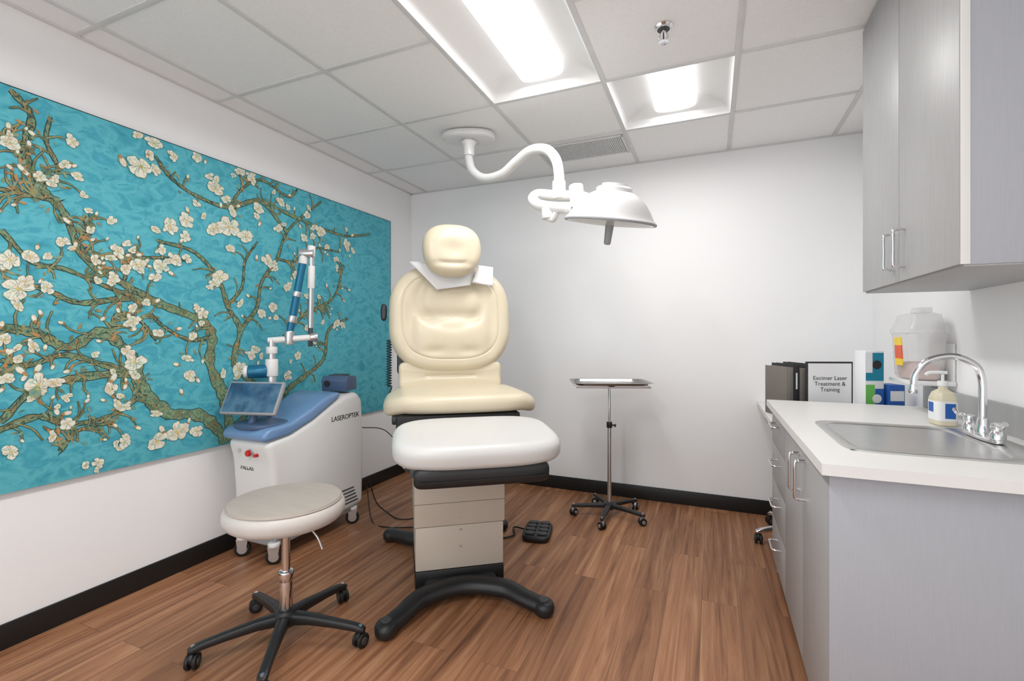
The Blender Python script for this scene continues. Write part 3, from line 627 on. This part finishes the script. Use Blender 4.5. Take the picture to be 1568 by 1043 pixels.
cyl('arm_cap_a',.025,L(-2.187,2.06,1.64),L(-2.178,2.063,1.71),M['mwhite'],ms,bev=.004)
cyl('arm_knuckle',.026,L(-2.20,2.05,1.70),L(-2.125,2.085,1.70),M['alu'],ms,bev=.004); cyl('arm_knuckle_2',.022,L(-2.145,2.078,1.68),L(-2.14,2.08,1.745),M['mwhite'],ms,bev=.004)
cyl('arm_upper',.015,L(-2.14,2.08,1.69),L(-2.175,2.105,1.27),M['alu'],ms); cyl('arm_upper_sleeve',.019,L(-2.145,2.084,1.63),L(-2.157,2.092,1.50),M['mwhite'],ms,bev=.003)
cyl('handpiece',.013,L(-2.175,2.105,1.27),L(-2.178,2.107,1.16),M['dgrey'],ms,bev=.002)
cord=E('power_cord')
tube('cord_1',[(-2.13,2.56,.28),(-2.10,2.60,.10),(-2.05,2.66,.01),(-1.9,2.60,.008),(-1.78,2.68,.008),(-1.66,2.64,.008)],.004,M['rubber'],cord,N=8)
tube('cord_2',[(-2.15,2.57,.2),(-2.05,2.50,.01),(-1.9,2.46,.008),(-1.75,2.52,.008),(-1.68,2.55,.008)],.004,M['rubber'],cord,N=8)
tube('cord_3',[(-2.2,2.57,.6),(-2.1,2.72,.55),(-2.0,2.85,.30),(-1.9,2.9,.01),(-1.7,2.85,.008)],.003,M['rubber'],cord,N=8)

# ------------------------------------------------------------------ ceiling exam light
li=E('surgical_exam_light',(0,0,0))
cp=S(718,203,3.03)
pcen=Vector((cp.x,cp.y,CEIL-.006))
cushion('ceiling_plate',.17,.10,.045,.02,2.3,0,M['white'],li,(pcen.x,pcen.y,CEIL-.029),(0,0,.35))
lathe('canopy',[(.035,0),(.05,-.015),(.036,-.04),(.034,-.10)],M['white'],li,(pcen.x,pcen.y,CEIL-.05))
p0=Vector((pcen.x,pcen.y,CEIL-.10))
arm=[p0,p0+Vector((0,0,-.07)),S(724,262,2.98),S(742,273,2.90),S(768,267,2.80),S(790,248,2.71),S(812,231,2.62),S(836,229,2.54),S(851,244,2.48),S(856,268,2.44),S(856,292,2.42)]
tube('swing_arm',arm,.027,M['white'],li)
j=S(856,292,2.42)
cyl('arm_socket',.034,j+Vector((0,0,.05)),j+Vector((0,0,-.045)),M['white'],li,bev=.006)
tube('yoke',[S(893,300,2.36),S(872,300,2.40),S(845,299,2.43),S(824,298,2.43),S(816,305,2.41),S(826,314,2.36),S(852,318,2.30),S(878,318,2.25)],.027,M['white'],li)
cyl('yoke_knuckle',.036,S(882,284,2.37),S(884,312,2.36),M['white'],li,bev=.006)
cyl('yoke_knuckle_2',.034,S(840,318,2.33),S(840,336,2.33),M['white'],li,bev=.006); tube('yoke_stub',[S(836,330,2.33),S(846,336,2.31),S(852,326,2.29)],.016,M['white'],li)
hc=S(934,341,2.2)
hdm=E('lamp_head',hc); hdm.parent=li; hdm.rotation_mode='QUATERNION'
up=(Vector((0,0,1))-Fv*.19+Rv*.10).normalized(); hdm.rotation_quaternion=up.to_track_quat('Z','Y')
lathe('dome',[(.198,-.004),(.208,0),(.210,.008),(.203,.014),(.196,.022),(.188,.036),(.176,.058),(.160,.080),(.140,.101),(.118,.118),(.098,.130),(.082,.137),(.082,.152),(.074,.158),(.060,.160),(.058,.172),(.02,.176)],M['white'],hdm,N=64,smooth=22)
lathe('rim_trim',[(.2085,-.0035),(.2115,-.001),(.2115,.004),(.2085,.006)],M['silverlbl'],hdm,N=64)
lathe('glass',[(.195,-.003),(.12,-.010),(.03,-.014)],M['lamp_glass'],hdm,N=48)
lathe('handle',[(.02,-.012),(.018,-.05),(.016,-.095),(.010,-.102)],M['silverlbl'],hdm)
tube('head_arm',[S(878,318,2.25),S(884,306,2.24),S(893,302,2.22),S(905,306,2.2)],.024,M['white'],li)

# ------------------------------------------------------------------ camera & world
w=bpy.data.worlds.new('world'); sc.world=w; w.use_nodes=True; w.node_tree.nodes['Background'].inputs[0].default_value=(.97,.985,1,1); w.node_tree.nodes['Background'].inputs[1].default_value=1.85  # even background, added as fill through the missing front wall
cd=bpy.data.cameras.new('camera'); cam=bpy.data.objects.new('camera',cd); sc.collection.objects.link(cam)
cam.location=(0,0,HC); cam.rotation_euler=(math.pi/2,0,TH); cd.sensor_width=36; cd.lens=725/1568*36; cd.shift_y=-6.5/1568; cd.clip_start=.05
sc.camera=cam
